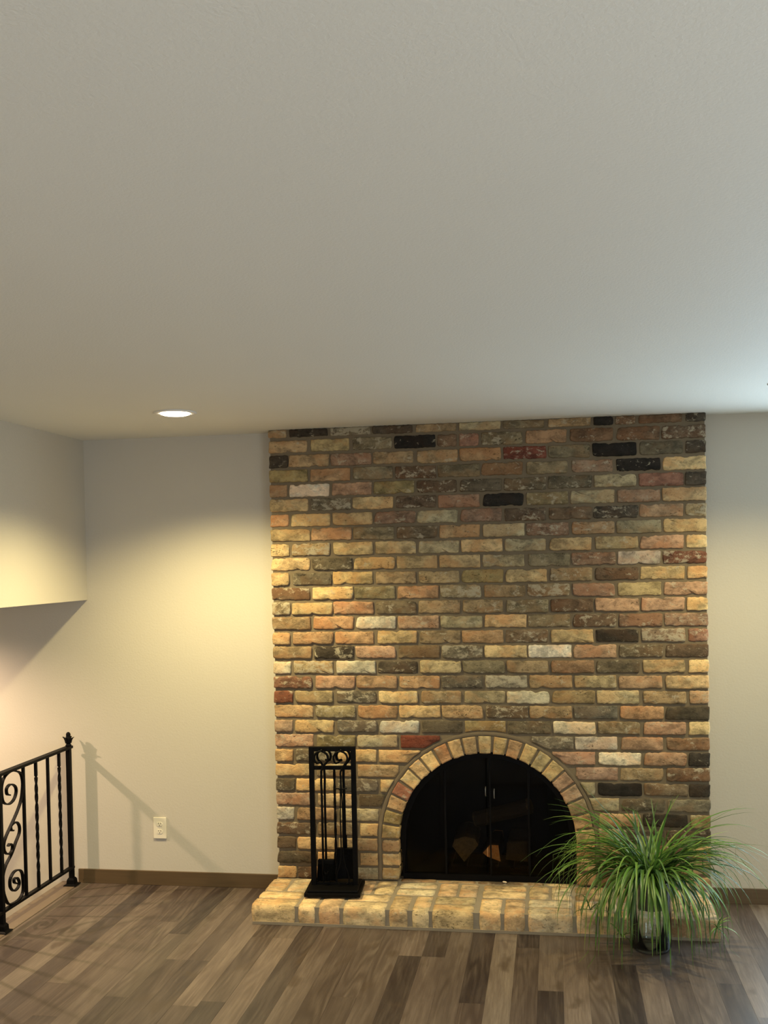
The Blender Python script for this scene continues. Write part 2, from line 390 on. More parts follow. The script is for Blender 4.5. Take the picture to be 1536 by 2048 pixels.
for q, tx in zip(LAMPS[2:], ('left side, middle of the room', 'right side, middle of the room', 'left side, by the rear window', 'right side, by the rear window')):
    downlight(*q, H, 'round recessed ceiling light behind the viewer, '+tx, power=112)
downlight(SL[0][0], SL[0][1], ZS, 'recessed light in the low ceiling over the stairwell, beyond the black railing', power=125, half=80, blend=0.75, rad=0.018, color=(1.0, 0.72, 0.49))
downlight(SL[1][0], SL[1][1], ZS, 'recessed light in the low stairwell ceiling behind the viewer', power=30, half=72, blend=0.5, color=(1.0, 0.72, 0.46))

# ------------------------------------------------------------------ brick fireplace
PR = 0.11; BX0, BX1 = -1.4285, 0.736; HT = 0.094
AC, AZ, AR, AO = -0.348, 0.3055, 0.4425, 0.533
fp = thing('brick_fireplace', 'floor to ceiling fireplace wall of old tan and brown bricks with an arched opening', 'fireplace', (AC, -PR/2, HT))
IP = Matrix.Translation((-AC, PR/2, -HT))
def fpart(name, bm, mat):
    bmesh.ops.transform(bm, matrix=IP, verts=bm.verts[:]); return obj(name, bm, mat, fp)
# mortar body, with the arched opening
MY = -PR + 0.009
def archtop(x, r):
    d = r*r-(x-AC)**2
    return AZ + math.sqrt(max(0, d)) if abs(x-AC) < r else None
bm = bmesh.new()
xs = [BX0+0.008] + [AC - (AR+0.007)*math.cos(PI*i/40) for i in range(41)] + [BX1-0.006]
for a, b_ in zip(xs, xs[1:]):
    za = archtop(a, AR+0.0071) if abs(a-AC) < AR+0.0071 else HT; zb = archtop(b_, AR+0.0071) if abs(b_-AC) < AR+0.0071 else HT
    if b_ <= AC-AR-0.0065 or a >= AC+AR+0.0065: za = zb = HT
    lo = [(a, za), (b_, zb)]
    v = [bm.verts.new(p) for p in ((a, MY, za), (b_, MY, zb), (b_, MY, H-0.001), (a, MY, H-0.001), (a, -0.001, za), (b_, -0.001, zb), (b_, -0.001, H-0.001), (a, -0.001, H-0.001))]
    for q in ((0, 1, 2, 3), (5, 4, 7, 6), (0, 4, 5, 1), (1, 5, 6, 2), (3, 2, 6, 7), (4, 0, 3, 7)): bm.faces.new([v[i] for i in q])
bmesh.ops.remove_doubles(bm, verts=bm.verts[:], dist=1e-5)
fpart('mortar', bm, mortar_m)
# the thin band of mortar struck round the arch
bm = bmesh.new()
pts = [(AC - (AO+0.009), MY-0.002, HT+0.002)] + [(AC-(AO+0.009)*math.cos(t), MY-0.002, AZ+(AO+0.009)*math.sin(t)) for t in [PI*i/48 for i in range(49)]] + [(AC+AO+0.009, MY-0.002, HT+0.002)]
sweep(bm, pts, [(-0.004, -0.009), (0.0025, -0.0075), (0.0035, 0), (0.0025, 0.0075), (-0.004, 0.009)], up=Vector((0, -1, 0)))
fpart('mortar_band', bm, mortar_mat('arch_mortar', (0.13, 0.10, 0.066), (0.23, 0.18, 0.12)))

PAL = {'y': (.46, .345, .180), 't': (.30, .215, .120), 'o': (.38, .235, .130), 'd': (.070, .056, .040), 'k': (.020, .017, .014), 'g': (.175, .145, .090), 'l': (.34, .295, .185),
       'w': (.60, .56, .46), 'p': (.31, .205, .145), 'r': (.155, .052, .034), 'b': (.145, .092, .055), 'm': (.14, .115, .075), 'v': (.24, .19, .090), 'M': (.58, .53, .41), 's': (.19, .175, .135)}
AL = {'m': 1.0, 'g': .5, 'd': .5, 't': .4, 'b': .5, 'v': .45, 'l': .4, 'p': .45, 'r': .5, 'w': .4, 'M': .3, 'k': .15, 's': .9, 'y': .3, 'o': .25}
def bcol(code, rr):
    c = PAL[code[0]]
    if len(code) > 1: d = PAL[code[1]]; c = tuple(a*.6+b_*.4 for a, b_ in zip(c, d))
    v = rr.uniform(.86, 1.14); t = rr.uniform(-.04, .04); c = (c[0]*1.30, c[1]*1.27, c[2]*1.24)
    return (c[0]*v*(1+t), c[1]*v, c[2]*v*(1-t), min(1, AL[code[0]]+rr.uniform(-.15, .25)))
def outline(wd, ht, rr, chip=0.5):
    """irregular brick face outline, counter clockwise, centred"""
    pts = []; jx = 0.0022
    cr = [rr.uniform(.003, .010) for _ in range(4)]
    for i in range(4):
        if rr.random() < chip*.45: cr[i] = rr.uniform(.011, .024)
    hw, hh = wd/2, ht/2
    nx = max(3, int(wd/0.012)); nz = 2
    def side(p, q, n):
        for j in range(1, n): pts.append((p[0]+(q[0]-p[0])*j/n+rr.uniform(-jx, jx)*.6, p[1]+(q[1]-p[1])*j/n+rr.uniform(-jx, jx)))
    C = [(-hw, -hh), (hw, -hh), (hw, hh), (-hw, hh)]; D = [((1, 0), (0, 1)), ((0, 1), (-1, 0)), ((-1, 0), (0, -1)), ((0, -1), (1, 0))]
    for i in range(4):
        c = C[i]; r = min(cr[i], ht*.35, wd*.3); out, inn = D[i][0], D[i][1]
        # arriving along the previous side, then leaving
        prev = {0: (0, 1), 1: (-1, 0), 2: (0, -1), 3: (1, 0)}[i]
        a = (c[0]+prev[0]*r*.8, c[1]+prev[1]*r*.8); b_ = (c[0]+out[0]*r*1.3, c[1]+out[1]*r*1.3)
        pts.append(a); pts.append((c[0]+(prev[0]+out[0])*r*.28, c[1]+(prev[1]+out[1])*r*.28)); pts.append(b_)
        nc = C[(i+1) % 4]; r2 = min(cr[(i+1) % 4], ht*.35, wd*.3)*.8; nd = (-out[0], -out[1])
        side(b_, (nc[0]+nd[0]*r2, nc[1]+nd[1]*r2), nx if i % 2 == 0 else nz)
    # slow waviness, a slight wedge and now and then a bitten edge
    k1, k2, p1, p2 = rr.uniform(18, 40), rr.uniform(18, 40), rr.uniform(0, 6), rr.uniform(0, 6); wg = rr.uniform(-.012, .012)
    bite = (rr.uniform(-hw*.8, hw*.8), rr.choice((-1, 1)), rr.uniform(.004, .009)) if rr.random() < chip else None
    o_ = []
    for x, z in pts:
        a = .0009*math.sin(k1*x+p1) if z > 0 else .0009*math.sin(k2*x+p2)
        z2 = z+a+x*wg*(1 if z > 0 else -1)*.5
        if bite and z*bite[1] > 0: z2 -= bite[1]*bite[2]*math.exp(-((x-bite[0])/.013)**2)
        o_.append((x+.0015*math.sin(70*z+p1), max(-hh-.0035, min(hh+.0035, z2))))
    return o_
def brick_bm(pts, rr, depth=0.018, rise=0.0075):
    """pts in x,z; front face towards -y at y=0, back at y=depth"""
    bm = bmesh.new(); n = len(pts); cx = sum(p[0] for p in pts)/n; cz = sum(p[1] for p in pts)/n
    B = [bm.verts.new((x, depth, z)) for x, z in pts]; A = [bm.verts.new((x, rise*.75+rr.uniform(-.001, .001), z)) for x, z in pts]
    def ins(d, y): 
        o_ = []
        for x, z in pts:
            L_ = math.hypot(x-cx, z-cz); mx = min(.5, d/max(L_, .01)); 
            # inset mostly along both axes so long bricks keep an even margin
            o_.append(bm.verts.new((x-math.copysign(min(d, abs(x-cx)*.5), x-cx), y+rr.uniform(-.0006, .0006), z-math.copysign(min(d, abs(z-cz)*.6), z-cz))))
        return o_
    I1 = ins(.0022, rise*.22); I2 = ins(.006, 0)
    for P, Q in ((B, A), (A, I1), (I1, I2)):
        for i in range(n): bm.faces.new((P[i], P[(i+1) % n], Q[(i+1) % n], Q[i]))
    c = bm.verts.new((cx, rr.uniform(-.0015, .0005), cz))
    for i in range(n): bm.faces.new((I2[i], I2[(i+1) % n], c))
    bm.faces.new(B[::-1])
    return bm
def mesh_of(bm, name='brick', mat=None, sm=True):
    me = bpy.data.meshes.new(name); bmesh.ops.recalc_face_normals(bm, faces=bm.faces[:]); bm.to_mesh(me); bm.free(); me.materials.append(mat or brick_m)
    for p in me.polygons: p.use_smooth = sm
    return me
VR = random.Random(5)
BL, BHt = 0.2035, 0.0625
VF = [mesh_of(brick_bm(outline(BL, BHt, VR), VR)) for _ in range(34)]
VH = [mesh_of(brick_bm(outline(0.097, BHt, VR, .3), VR)) for _ in range(8)]
def place(name, me, x, y, z, col, parent, origin, rot=None):
    o = bpy.data.objects.new(name, me); COL.objects.link(o); o.parent = parent
    o.location = (x-origin[0], y-origin[1], z-origin[2]); o.color = col
    if rot: o.rotation_euler = rot
    return o
FPO = (AC, -PR/2, HT)
ROWS = {
0: 't|dk m d t l g t k b|d', 1: 't vy g k bp g ob b b bd', 2: 'd|t bp t t to r g k gd|d', 3: 'v ot g b g bt g pg k y', 4: 'ot|w po v db dm dg gd l rp|d',
5: 'yt m y db pb k gv l pt yo', 6: 'o|y yt bp l pb db bm d tp|my', 7: 'ym o g dt t l bp to gl y', 8: 'yt|my y yt l yt l yt yg po|y', 9: 'yo dg y yt yt ly g bp pw rb',
10: 'yb|dm yv t ty v y gt bd y|yo', 11: 'b y gv o ml t mt pb yv po', 12: 'mt|y op gb tm tg g bd op po|y', 13: 'td o M pt l yo gm bd bp pb', 14: 'oy|ot ot y tm to bm y kd mp|pr',
15: 'tm dk po gb ms yl w pt dg db', 16: 'lw|my Ml d yl g tm bo dg yt|y', 17: 'br po om ot ds s tg ly tp yo', 18: 'rb|ym ds y tg lg lM tv ly tg|py', 19: 'oy gv to yt t dm t ds o km',
20: 'pt|y ds ws dm vg dg lw gt po|y', 21: 'po vg ls r v v ds wp op bo', 22: 'yo|dg y yo yo t t p M op|kd', 23: 'yt gt t bd y t t p tg b', 24: 'dg|y ds y y t gl k bg|kd',
25: 'po yp kg y t t pg lg dg gs', 26: 'wm|ot lt lg y t t ot kd|v', 27: 'db td y y t t t t d d', 28: 'dm|yo tg y t t t t b|y', 29: 'km yo yg y t t tp t g t', 30: 'yt|db lm y t t t b t|t'}
# rows with an opening: keep list lengths at 10 (full) or 9 between halves
WR = random.Random(11)
CLR = AO + 0.022
def blocked(x0, x1, z0, z1):
    """True when the brick rectangle touches the ring's outer edge"""
    zz = max(z0, AZ) if z1 > AZ else z1
    nx = min(max(AC, x0), x1)
    if z0 <= AZ: return x1 > AC-CLR and x0 < AC+CLR
    return (nx-AC)**2+(z0-AZ)**2 < CLR*CLR
def cutpts(x0, x1, z0, z1):
    """polygon of a brick cut to the ring (pushed out of its circle); None when too little is left"""
    nx, nz = 16, 6; P_ = []
    for i in range(nx): P_.append((x0+(x1-x0)*i/nx, z0))
    for i in range(nz): P_.append((x1, z0+(z1-z0)*i/nz))
    for i in range(nx): P_.append((x1-(x1-x0)*i/nx, z1))
    for i in range(nz): P_.append((x0, z1-(z1-z0)*i/nz))
    out = []
    for x, z in P_:
        dx, dz = x-AC, z-AZ
        if (dz <= 0 and abs(dx) < CLR) or (dz > 0 and dx*dx+dz*dz < CLR*CLR):
            if dz > abs(dx)*.8: z = AZ+math.sqrt(CLR*CLR-dx*dx)
            else: x = AC+math.copysign(CLR if dz <= 0 else math.sqrt(CLR*CLR-dz*dz), dx)
        x = min(x1, max(x0, x)); z = min(z1, max(z0, z)); dx, dz = x-AC, z-AZ
        if (dz <= 0 and abs(dx) < CLR-.002) or (dz > 0 and dx*dx+dz*dz < (CLR-.002)**2): continue
        x += WR.uniform(-.0012, .0012); z += WR.uniform(-.0012, .0012)
        if not out or math.hypot(x-out[-1][0], z-out[-1][1]) > .0035: out.append((x, z))
    if len(out) < 6: return None
    ar = abs(sum(a[0]*b_[1]-b_[0]*a[1] for a, b_ in zip(out, out[1:]+out[:1])))/2
    if len(out) < 6 or ar < .0021: return None
    ws = [p[0] for p in out]; hs = [p[1] for p in out]
    return out
CP = 0.0755
for r in range(31):
    zc = 2.3135-(r-1)*CP
    toks = ROWS[r].replace('|', ' | ').split(); half = '|' in toks
    cells = []
    P = (BX1-BX0+0.012)/10
    if half:
        names_ = [t for t in toks if t != '|']; hw = (BX1-BX0+0.012-9*P)/2
        edges = [BX0, BX0+hw] + [BX0+hw+P*(i+1) for i in range(9)] + [BX1+0.012]
        if len(names_) < 11:      # opening rows: spread the listed ones to both sides
            nl = (len(names_)+1)//2; names_ = names_[:nl]+['t']*(11-len(names_))+names_[nl:]
    else:
        names_ = toks; edges = [BX0+P*i for i in range(11)]
        if len(names_) < 10: names_ = names_[:5]+['t']*(10-len(names_))+names_[5:]
    for i, cd in enumerate(names_):
        x0, x1 = edges[i], edges[i+1]-0.013
        if i: x0 += WR.uniform(-.004, .005)
        if i < len(names_)-1: x1 += WR.uniform(-.004, .005)
        z0, z1 = zc-BHt/2, zc+BHt/2
        if r == 30: z0 = max(z0, HT+0.001)
        full = (i not in (0, len(names_)-1)) or not half
        protr = WR.uniform(-.003, .003)
        col = bcol(cd, WR)
        pieces = [(x0, x1, cd)]
        if (r == 1 and i == 4) or (r == 0 and i == 8): m_ = (x0+x1)/2; pieces = [(x0, m_-.006, cd[0]), (m_+.006, x1, 'b' if r == 0 else 'pr')]
        for (a, b_, cc) in pieces:
            col = bcol(cc, WR)
            if r == 0:      # cut by the ceiling
                bm = brick_bm(outline(b_-a, 0.040, WR, 0), WR)
                place('brick', mesh_of(bm), (a+b_)/2, -PR+protr, H-0.0205, col, fp, FPO); continue
            if blocked(a, b_, z0, z1):
                p = cutpts(a, b_, z0, z1)
                if p: place('brick', mesh_of(brick_bm(p, WR)), 0, -PR+protr, 0, col, fp, FPO)
                continue
            if len(pieces) > 1:
                place('brick', mesh_of(brick_bm(outline(b_-a, BHt, WR), WR)), (a+b_)/2, -PR+protr, zc, col, fp, FPO); continue
            me = WR.choice(VF if full else VH)
            o = place('brick', me, (a+b_)/2, -PR+protr, zc+WR.uniform(-.0015, .0015), col, fp, FPO, (0, WR.uniform(-.006, .006), 0))
            o.scale = ((b_-a)/(BL if full else 0.097), 1, WR.uniform(.96, 1.04) if r < 30 else .96)
# bricks that stop between the ring's band and the ceiling side faces (returns)
def arch_bm(a0, a1, r0, r1, rr):
    bm = bmesh.new(); K = 4; d0, d1 = -PR, -0.002
    P = []
    for i in range(K): 
        a = a0+(a1-a0)*i/(K-1); P.append((r0+rr.uniform(-.003, .002), a))
    for i in range(K):
        a = a1+(a0-a1)*i/(K-1); P.append((r1+rr.uniform(-.002, .002), a))
    n = len(P); am = (a0+a1)/2; rm = (r0+r1)/2
    def ring(s, y):
        o_ = []
        for r_, a in P:
            r2 = rm+(r_-rm)*(1-s/(r1-r0)*2); a2 = am+(a-am)*(1-s/((a1-a0)*rm)*2)
            o_.append(bm.verts.new((AC-r2*math.cos(a2), y, AZ+r2*math.sin(a2))))
        return o_
    Rg = [ring(0, d1), ring(0, d0+.005), ring(.0022, d0+.0015), ring(.006, d0)]
    for A, B in zip(Rg, Rg[1:]):
        for i in range(n): bm.faces.new((A[i], A[(i+1) % n], B[(i+1) % n], B[i]))
    bm.faces.new(Rg[-1]); bm.faces.new(Rg[0][::-1]); return bm
AR_ = random.Random(3)
ACODE = ['y', 'v', 'y', 'M', 'y', 'p', 'ot', 'vy', 'y', 'y', 'o', 'ot', 't', 'yl', 'yv', 'ot', 'yv', 'v', 'yl', 'pt', 'pt', 't', 'tg', 'ot']
NA = 21; st = PI/NA
for i in range(NA):
    a0 = st*i+.012+AR_.uniform(-.004, .004); a1 = st*(i+1)-.012+AR_.uniform(-.004, .004)
    bm = arch_bm(a0, a1, AR, AO-AR_.uniform(0, .006), AR_)
    fpart('arch_brick', bm, brick_m).color = bcol(['vy', 'v', 'yp', 'rp', 'y', 'yo', 'y', 'o', 'yo', 't', 'yl', 'yv', 'ot', 'yv', 'vl', 'yv', 'po', 'pt', 'tg', 'ot', 'yo'][i], AR_)
for sgn in (-1, 1):
    for j in range(3):
        z1 = AZ-.006-j*.0705; z0 = z1-.058
        xa, xb = sorted((AC+sgn*AR, AC+sgn*(AO-AR_.uniform(0, .006))))
        bm = bmesh.new()
        b2 = brick_bm([(x-(xa+xb)/2, z-(z0+z1)/2) for x, z in [(q[0]+(xa+xb)/2, q[1]+(z0+z1)/2) for q in outline(xb-xa, z1-z0, AR_, .2)]], AR_, depth=PR-.004)
        bmesh.ops.translate(b2, vec=((xa+xb)/2, -PR, (z0+z1)/2), verts=b2.verts[:])
        fpart('arch_brick', b2, brick_m).color = bcol(['t', 'y', 'vy'][j] if sgn < 0 else ['o', 'yo', 'ot'][j], AR_)
# side returns of the chimney breast: header ends of each course
for r in range(1, 31):
    zc = 2.3135-(r-1)*CP
    for sx, xx in ((-1, BX0+.004), (1, BX1-.004)):
        bm = brick_bm(outline(.086, BHt, WR, .1), WR, depth=.01)
        m_ = Matrix.Rotation(sx*PI/2, 4, 'Z')
        bmesh.ops.transform(bm, matrix=m_, verts=bm.verts[:])
        bmesh.ops.translate(bm, vec=(xx-sx*0.0+sx*0.0, -.050, zc), verts=bm.verts[:])
        # kept as one joined part below
        if r == 1 and sx == -1: joined = bmesh.new()
        tmp = bpy.data.meshes.new('t'); bm.to_mesh(tmp); bm.free(); joined.from_mesh(tmp); bpy.data.meshes.remove(tmp)
o = fpart('side_bricks', joined, brick_m); o['kind'] = 'stuff'; o.color = (.33, .235, .14, .2)

# firebox behind the opening
bm = bmesh.new(); y1 = 0.52
v = lambda *p: bm.verts.new(p)
def quad(*q): bm.faces.new([v(*p) for p in q])
zt = 0.80
quad((FBX0, -.02, HT-.002), (FBX1, -.02, HT-.002), (FBX1-.15, y1, HT-.002), (FBX0+.15, y1, HT-.002))
zb = HT-.002
quad((FBX0, -.02, zb), (FBX0+.15, y1, zb), (FBX0+.15, y1, zt), (FBX0, -.02, zt))
quad((FBX1, -.02, zb), (FBX1-.15, y1, zb), (FBX1-.15, y1, zt), (FBX1, -.02, zt))
quad((FBX0+.15, y1, zb), (FBX1-.15, y1, zb), (FBX1-.15, y1, zt), (FBX0+.15, y1, zt))
quad((FBX0, .0, zt), (FBX1, .0, zt), (FBX1-.15, y1, zt), (FBX0+.15, y1, zt))
quad((FBX0, -.001, FBT-.03), (FBX1, -.001, FBT-.03), (FBX1, -.001, zt), (FBX0, -.001, zt))
box(bm, FBX0-.1, FBX0-.02, .121, .7, 0, 1.2); box(bm, FBX1+.02, FBX1+.1, .121, .7, 0, 1.2); box(bm, FBX0-.02, FBX1+.02, .62, .7, 0, 1.2)  # unseen outer casing, added to keep outside light from leaking into the firebox
box(bm, FBX0-.02, FBX1+.02, .121, .62, 1.1, 1.2); box(bm, FBX0-.02, FBX1+.02, .121, .62, 0, .05)
fpart('firebox', bm, soot_m)

# arched glass doors
dr = thing('fireplace_door', 'black arched fireplace screen with smoked glass panes and two small handles', 'fireplace door', (AC, -.055, HT))
ID = Matrix.Translation((-AC, .055, -HT))
def dpart(name, bm, mat, par=None):
    bmesh.ops.transform(bm, matrix=ID, verts=bm.verts[:]); return obj(name, bm, mat, par or dr)
bm = bmesh.new(); RI = AR-.004
pts = [(AC-RI+.012, -.055, HT+.014)] + [(AC-(RI-.012)*math.cos(PI*i/40), -.055, AZ+(RI-.012)*math.sin(PI*i/40)) for i in range(41)] + [(AC+RI-.012, -.055, HT+.014)]
sweep(bm, pts, rect(.012, .014), up=Vector((0, -1, 0)), closed=True); dpart('frame', bm, black_m)
for x0, x1 in ((AC-RI+.024, AC-.21), (AC-.21, AC), (AC, AC+.21), (AC+.21, AC+RI-.024)):
    a, b_ = x0+.003, x1-.003
    top = lambda x: AZ+math.sqrt(max(.0001, (RI-.026)**2-(x-AC)**2))
    K = 10; bm = bmesh.new(); P = [(a, HT+.03), (b_, HT+.03)] + [(b_+(a-b_)*i/K, top(b_+(a-b_)*i/K)) for i in range(K+1)]
    A = [bm.verts.new((x, -.052, z)) for x, z in P]; B = [bm.verts.new((x, -.048, z)) for x, z in P]
    bm.faces.new(A); bm.faces.new(B[::-1])
    for i in range(len(P)): bm.faces.new((A[i], A[(i+1) % len(P)], B[(i+1) % len(P)], B[i]))
    dpart('glass_pane', bm, smoked_m)
for xx in (AC-.21, AC+.017, AC+.21):
    z1 = AZ+math.sqrt((RI-.024)**2-(xx-AC)**2)
    hw_ = .0035 if abs(xx-AC) < .05 else .005; dpart('stile', bx(xx-hw_, xx+hw_, -.062, -.044, HT+.026, z1, .002), black_m)
steel_m = simple('brushed_steel', (0.25, 0.24, 0.22), 0.4, 1.0)
for xx in (AC-.003, AC+.043-.003):
    bm = bmesh.new(); sweep(bm, crom([(xx, -.062, .57-(xx-AC)*.25), (xx, -.080, .562-(xx-AC)*.25), (xx, -.080, .532-(xx-AC)*.25), (xx, -.062, .524-(xx-AC)*.25)], 4), circ(.003, 6)); dpart('handle', bm, steel_m)

# grate and logs
gr = thing('fire_grate', 'black iron log grate inside the fireplace behind the glass', 'grate', (AC, .2, HT))
for i in range(6):
    x = AC-.2+i*.08; bm = bmesh.new()
    sweep(bm, [(x-AC, -.175, .062), (x-AC, -.165, .045), (x-AC, .165, .045), (x-AC, .175, .062)], rect(.007, .007)); obj('bar', bm, black_m, gr)
for yy in (-.11, .11):
    obj('crossbar', bx(-.23, .23, yy-.006, yy+.006, .028, .038), black_m, gr)
    for xx in (-.2, .2): obj('leg', bx(xx-.007, xx+.007, yy-.007, yy+.007, 0, .03), black_m, gr)
def wood_mat(name, c0, c1, sc=30):
    m, n, b = nt(name); b.inputs['Roughness'].default_value = .85
    tc = n.nodes.new('ShaderNodeTexCoord'); mp = n.nodes.new('ShaderNodeMapping'); mp.inputs['Scale'].default_value = (1, 6, 6); n.links.new(tc.outputs['Object'], mp.inputs[0])
    f = noise(n, mp.outputs[0], sc, 5, .65, .5); n.links.new(mixc(n, ramp(n, f, [(.3, 0), (.7, 1)]), c0, c1), b.inputs['Base Color']); bump(n, b, f, .7, .004); return m
bark_m = wood_mat('log_bark', (.03, .021, .015), (.09, .065, .045)); cut_m = wood_mat('log_cut_wood', (.11, .085, .055), (.26, .20, .13), 12); fresh_m = wood_mat('log_fresh_wood', (.78, .30, .10), (.98, .62, .36), 12)
def log(label, p, q, r, poly, cut, seed, rollang=0, group='logs in the fireplace'):
    rr = random.Random(seed); p = Vector(p); q = Vector(q); d = (q-p); L_ = d.length; d.normalize()
    t = thing('firewood_log', label, 'log', p, 0, group); t.rotation_mode = 'QUATERNION'; t.rotation_quaternion = d.to_track_quat('X', 'Z') @ Matrix.Rotation(rollang, 3, 'X').to_quaternion()
    K = 7; rings = []; bm = bmesh.new()
    for i in range(K):
        rings.append([bm.verts.new((L_*i/(K-1), a*r*(1+rr.uniform(-.06, .06)), b_*r*(1+rr.uniform(-.06, .06)))) for a, b_ in poly])
    for A, B in zip(rings, rings[1:]):
        for j in range(len(poly)): bm.faces.new((A[j], A[(j+1) % len(poly)], B[(j+1) % len(poly)], B[j]))
    obj('bark', bm, bark_m, t)
    for s, xx in ((0, -.0), (1, L_+.0)):
        bm = bmesh.new(); src = [(a*r*.99, b_*r*.99) for a, b_ in poly]
        A = [bm.verts.new((xx-(.006 if s == 0 else -.006), a, b_)) for a, b_ in src]; B = [bm.verts.new((xx+(.004 if s == 0 else -.004), a, b_)) for a, b_ in src]
        bm.faces.new(A); bm.faces.new(B[::-1])
        for i in range(len(src)): bm.faces.new((A[i], A[(i+1) % len(src)], B[(i+1) % len(src)], B[i]))
        obj('cut_end', bm, cut, t)
    return t
WEDGE = [(-1, .3), (-.75, .75), (0, .95), (.8, .7), (1, .2), (.1, -1)]
ROUND = [(math.cos(2*PI*i/10)*(1+.08*math.sin(i*2.3)), math.sin(2*PI*i/10)) for i in range(10)]
log('split log with a grey cut end at the left of the grate', (-.468, .04, .226), (-.475, .34, .226), .068, WEDGE, cut_m, 1)
log('split log with a bright orange cut end in the middle of the grate', (-.333, .055, .205), (-.325, .35, .205), .046, [(-.95, -.95), (-.75, .8), (.2, .85), (1, -.05), (.5, -.45)], fresh_m, 2, 0)
log('log leaning diagonally up to the right across the pile', (-.42, .22, .335), (-.14, .14, .430), .042, ROUND, cut_m, 3)
log('short thick log at the right of the grate', (-.205, .06, .208), (-.195, .35, .208), .056, [(-1, -.8), (-1, .8), (.9, .85), (1, -.7)], bark_m, 4)
bm = bmesh.new(); bmesh.ops.create_icosphere(bm, subdivisions=1, radius=.009)
bmesh.ops.scale(bm, vec=(1.6, .8, .5), verts=bm.verts[:])
o = obj('wood_chip', bm, simple('chip', (.62, .50, .36), .8)); o.location = (-.262, -.09, HT+.0048); o.rotation_euler = (0, 0, -.5)
o['label'] = 'tiny pale wood chip on the hearth in front of the glass doors'; o['category'] = 'wood chip'

# ------------------------------------------------------------------ hearth
HX0, HX1, HY0 = -1.4435, 0.712, -0.539
he = thing('brick_hearth', 'low raised brick hearth slab of tan bricks in front of the fireplace', 'hearth', ((HX0+HX1)/2, -.3, 0))
HO = ((HX0+HX1)/2, -.3, 0)
obj('mortar_bed', (lambda b: (box(b, HX0+.012-HO[0], HX1-.012-HO[0], HY0+.005-HO[1], -HO[1]-.001, 0.001, HT-.004),
     box(b, HX0+.004-HO[0], HX1-.004-HO[0], HY0+.000-HO[1], HY0+.03-HO[1], 0.001, .014), b)[-1])(bmesh.new()), hmortar_m, he)
def hb(x0, x1, y0, y1, code, rr, z0=.014):
    bm = bmesh.new(); z1 = HT+rr.uniform(-.002, .002)
    nx = max(3, int((x1-x0)/.02)); ny = max(3, int((y1-y0)/.02)); nz = 3
    vs_ = {}
    cx, cy, cz = (x0+x1)/2, (y0+y1)/2, (z0+z1)/2
    def gv(i, j, k_):
        key = (i, j, k_)
        if key not in vs_:
            p = [x0+(x1-x0)*i/nx, y0+(y1-y0)*j/ny, z0+(z1-z0)*k_/nz]
            e = (i in (0, nx))+(j in (0, ny))+(k_ in (0, nz))
            for a, (lo, hi, idx, n_) in enumerate(((x0, x1, i, nx), (y0, y1, j, ny), (z0, z1, k_, nz))):
                if e >= 2 and idx in (0, n_): p[a] += (.0018 if e == 2 else .0040)*(1 if idx == 0 else -1)*rr.uniform(.5, 1.3)
                p[a] += rr.uniform(-.0010, .0010)
            if k_ == 0: p[2] = z0
            vs_[key] = bm.verts.new(p)
        return vs_[key]
    for i in range(nx):
        for j in range(ny): bm.faces.new((gv(i, j, nz), gv(i+1, j, nz), gv(i+1, j+1, nz), gv(i, j+1, nz)))
    for i in range(nx):
        for k_ in range(nz):
            bm.faces.new((gv(i, 0, k_), gv(i+1, 0, k_), gv(i+1, 0, k_+1), gv(i, 0, k_+1))); bm.faces.new((gv(i, ny, k_), gv(i+1, ny, k_), gv(i+1, ny, k_+1), gv(i, ny, k_+1)))
    for j in range(ny):
        for k_ in range(nz):
            bm.faces.new((gv(0, j, k_), gv(0, j+1, k_), gv(0, j+1, k_+1), gv(0, j, k_+1))); bm.faces.new((gv(nx, j, k_), gv(nx, j+1, k_), gv(nx, j+1, k_+1), gv(nx, j, k_+1)))
    # bevel strip is implied by the pulled corners; subdivide the rim for a soft edge
    bmesh.ops.translate(bm, vec=(-HO[0], -HO[1], 0), verts=bm.verts[:])
    o_ = obj('brick', bm, brick_m, he); smooth(o_); o_.color = bcol(code, rr)
    return o_
HR = random.Random(9)
PAL['h'] = (.50, .385, .225); AL['h'] = .3; PAL['q'] = (.50, .42, .28); AL['q'] = .45
YM = -.329
front = [('S', -1.4435, -1.2303, 'hy'), ('H', -1.2157, -1.1333, 'h'), ('H', -1.1164, -1.015, 'hp'), ('S', -1.0, -.7962, 'h'), ('H', -.7797, -.6926, 'ht'), ('H', -.6715, -.592, 'hl'),
         ('S', -.578, -.3859, 'hv'), ('H', -.3606, -.26, 'h'), ('H', -.2463, -.1509, 'ho'), ('S', -.1373, .0648, 'q'), ('H', .0804, .168, 'h'), ('H', .181, .268, 'hl'), ('S', .282, .484, 'hg'), ('H', .498, .588, 'tg'), ('H', .602, .712, 'hp')]
for kind, a, b_, cd in front:
    if kind == 'S': hb(a, b_, HY0, HY0+.105, cd, HR); hb(a, b_, HY0+.113, YM, cd, HR)
    else: hb(a, b_, HY0, YM, cd, HR)
back = [('H', -1.4435, -1.342), ('H', -1.328, -1.2303), ('S', -1.2157, -1.015), ('H', -1.0, -.905), ('H', -.892, -.7962), ('S', -.7797, -.592), ('H', -.578, -.487), ('H', -.474, -.3859), ('S', -.3606, -.1509),
        ('H', -.1373, -.043), ('H', -.030, .0648), ('S', .0804, .268), ('H', .282, .376), ('H', .390, .484), ('S', .498, .712)]
for kind, a, b_ in back:
    cd = HR.choice(['h', 'hp', 'q', 'ht', 'hl', 'q', 'tg']); cd = 'hp' if -.6 < a < -.38 else cd
    if kind == 'S': hb(a, b_, YM+.013, YM+.112, cd, HR); hb(a, b_, YM+.12, -.122, cd, HR)
    else: hb(a, b_, YM+.013, -.122, cd, HR)
x = AC-AR+.004
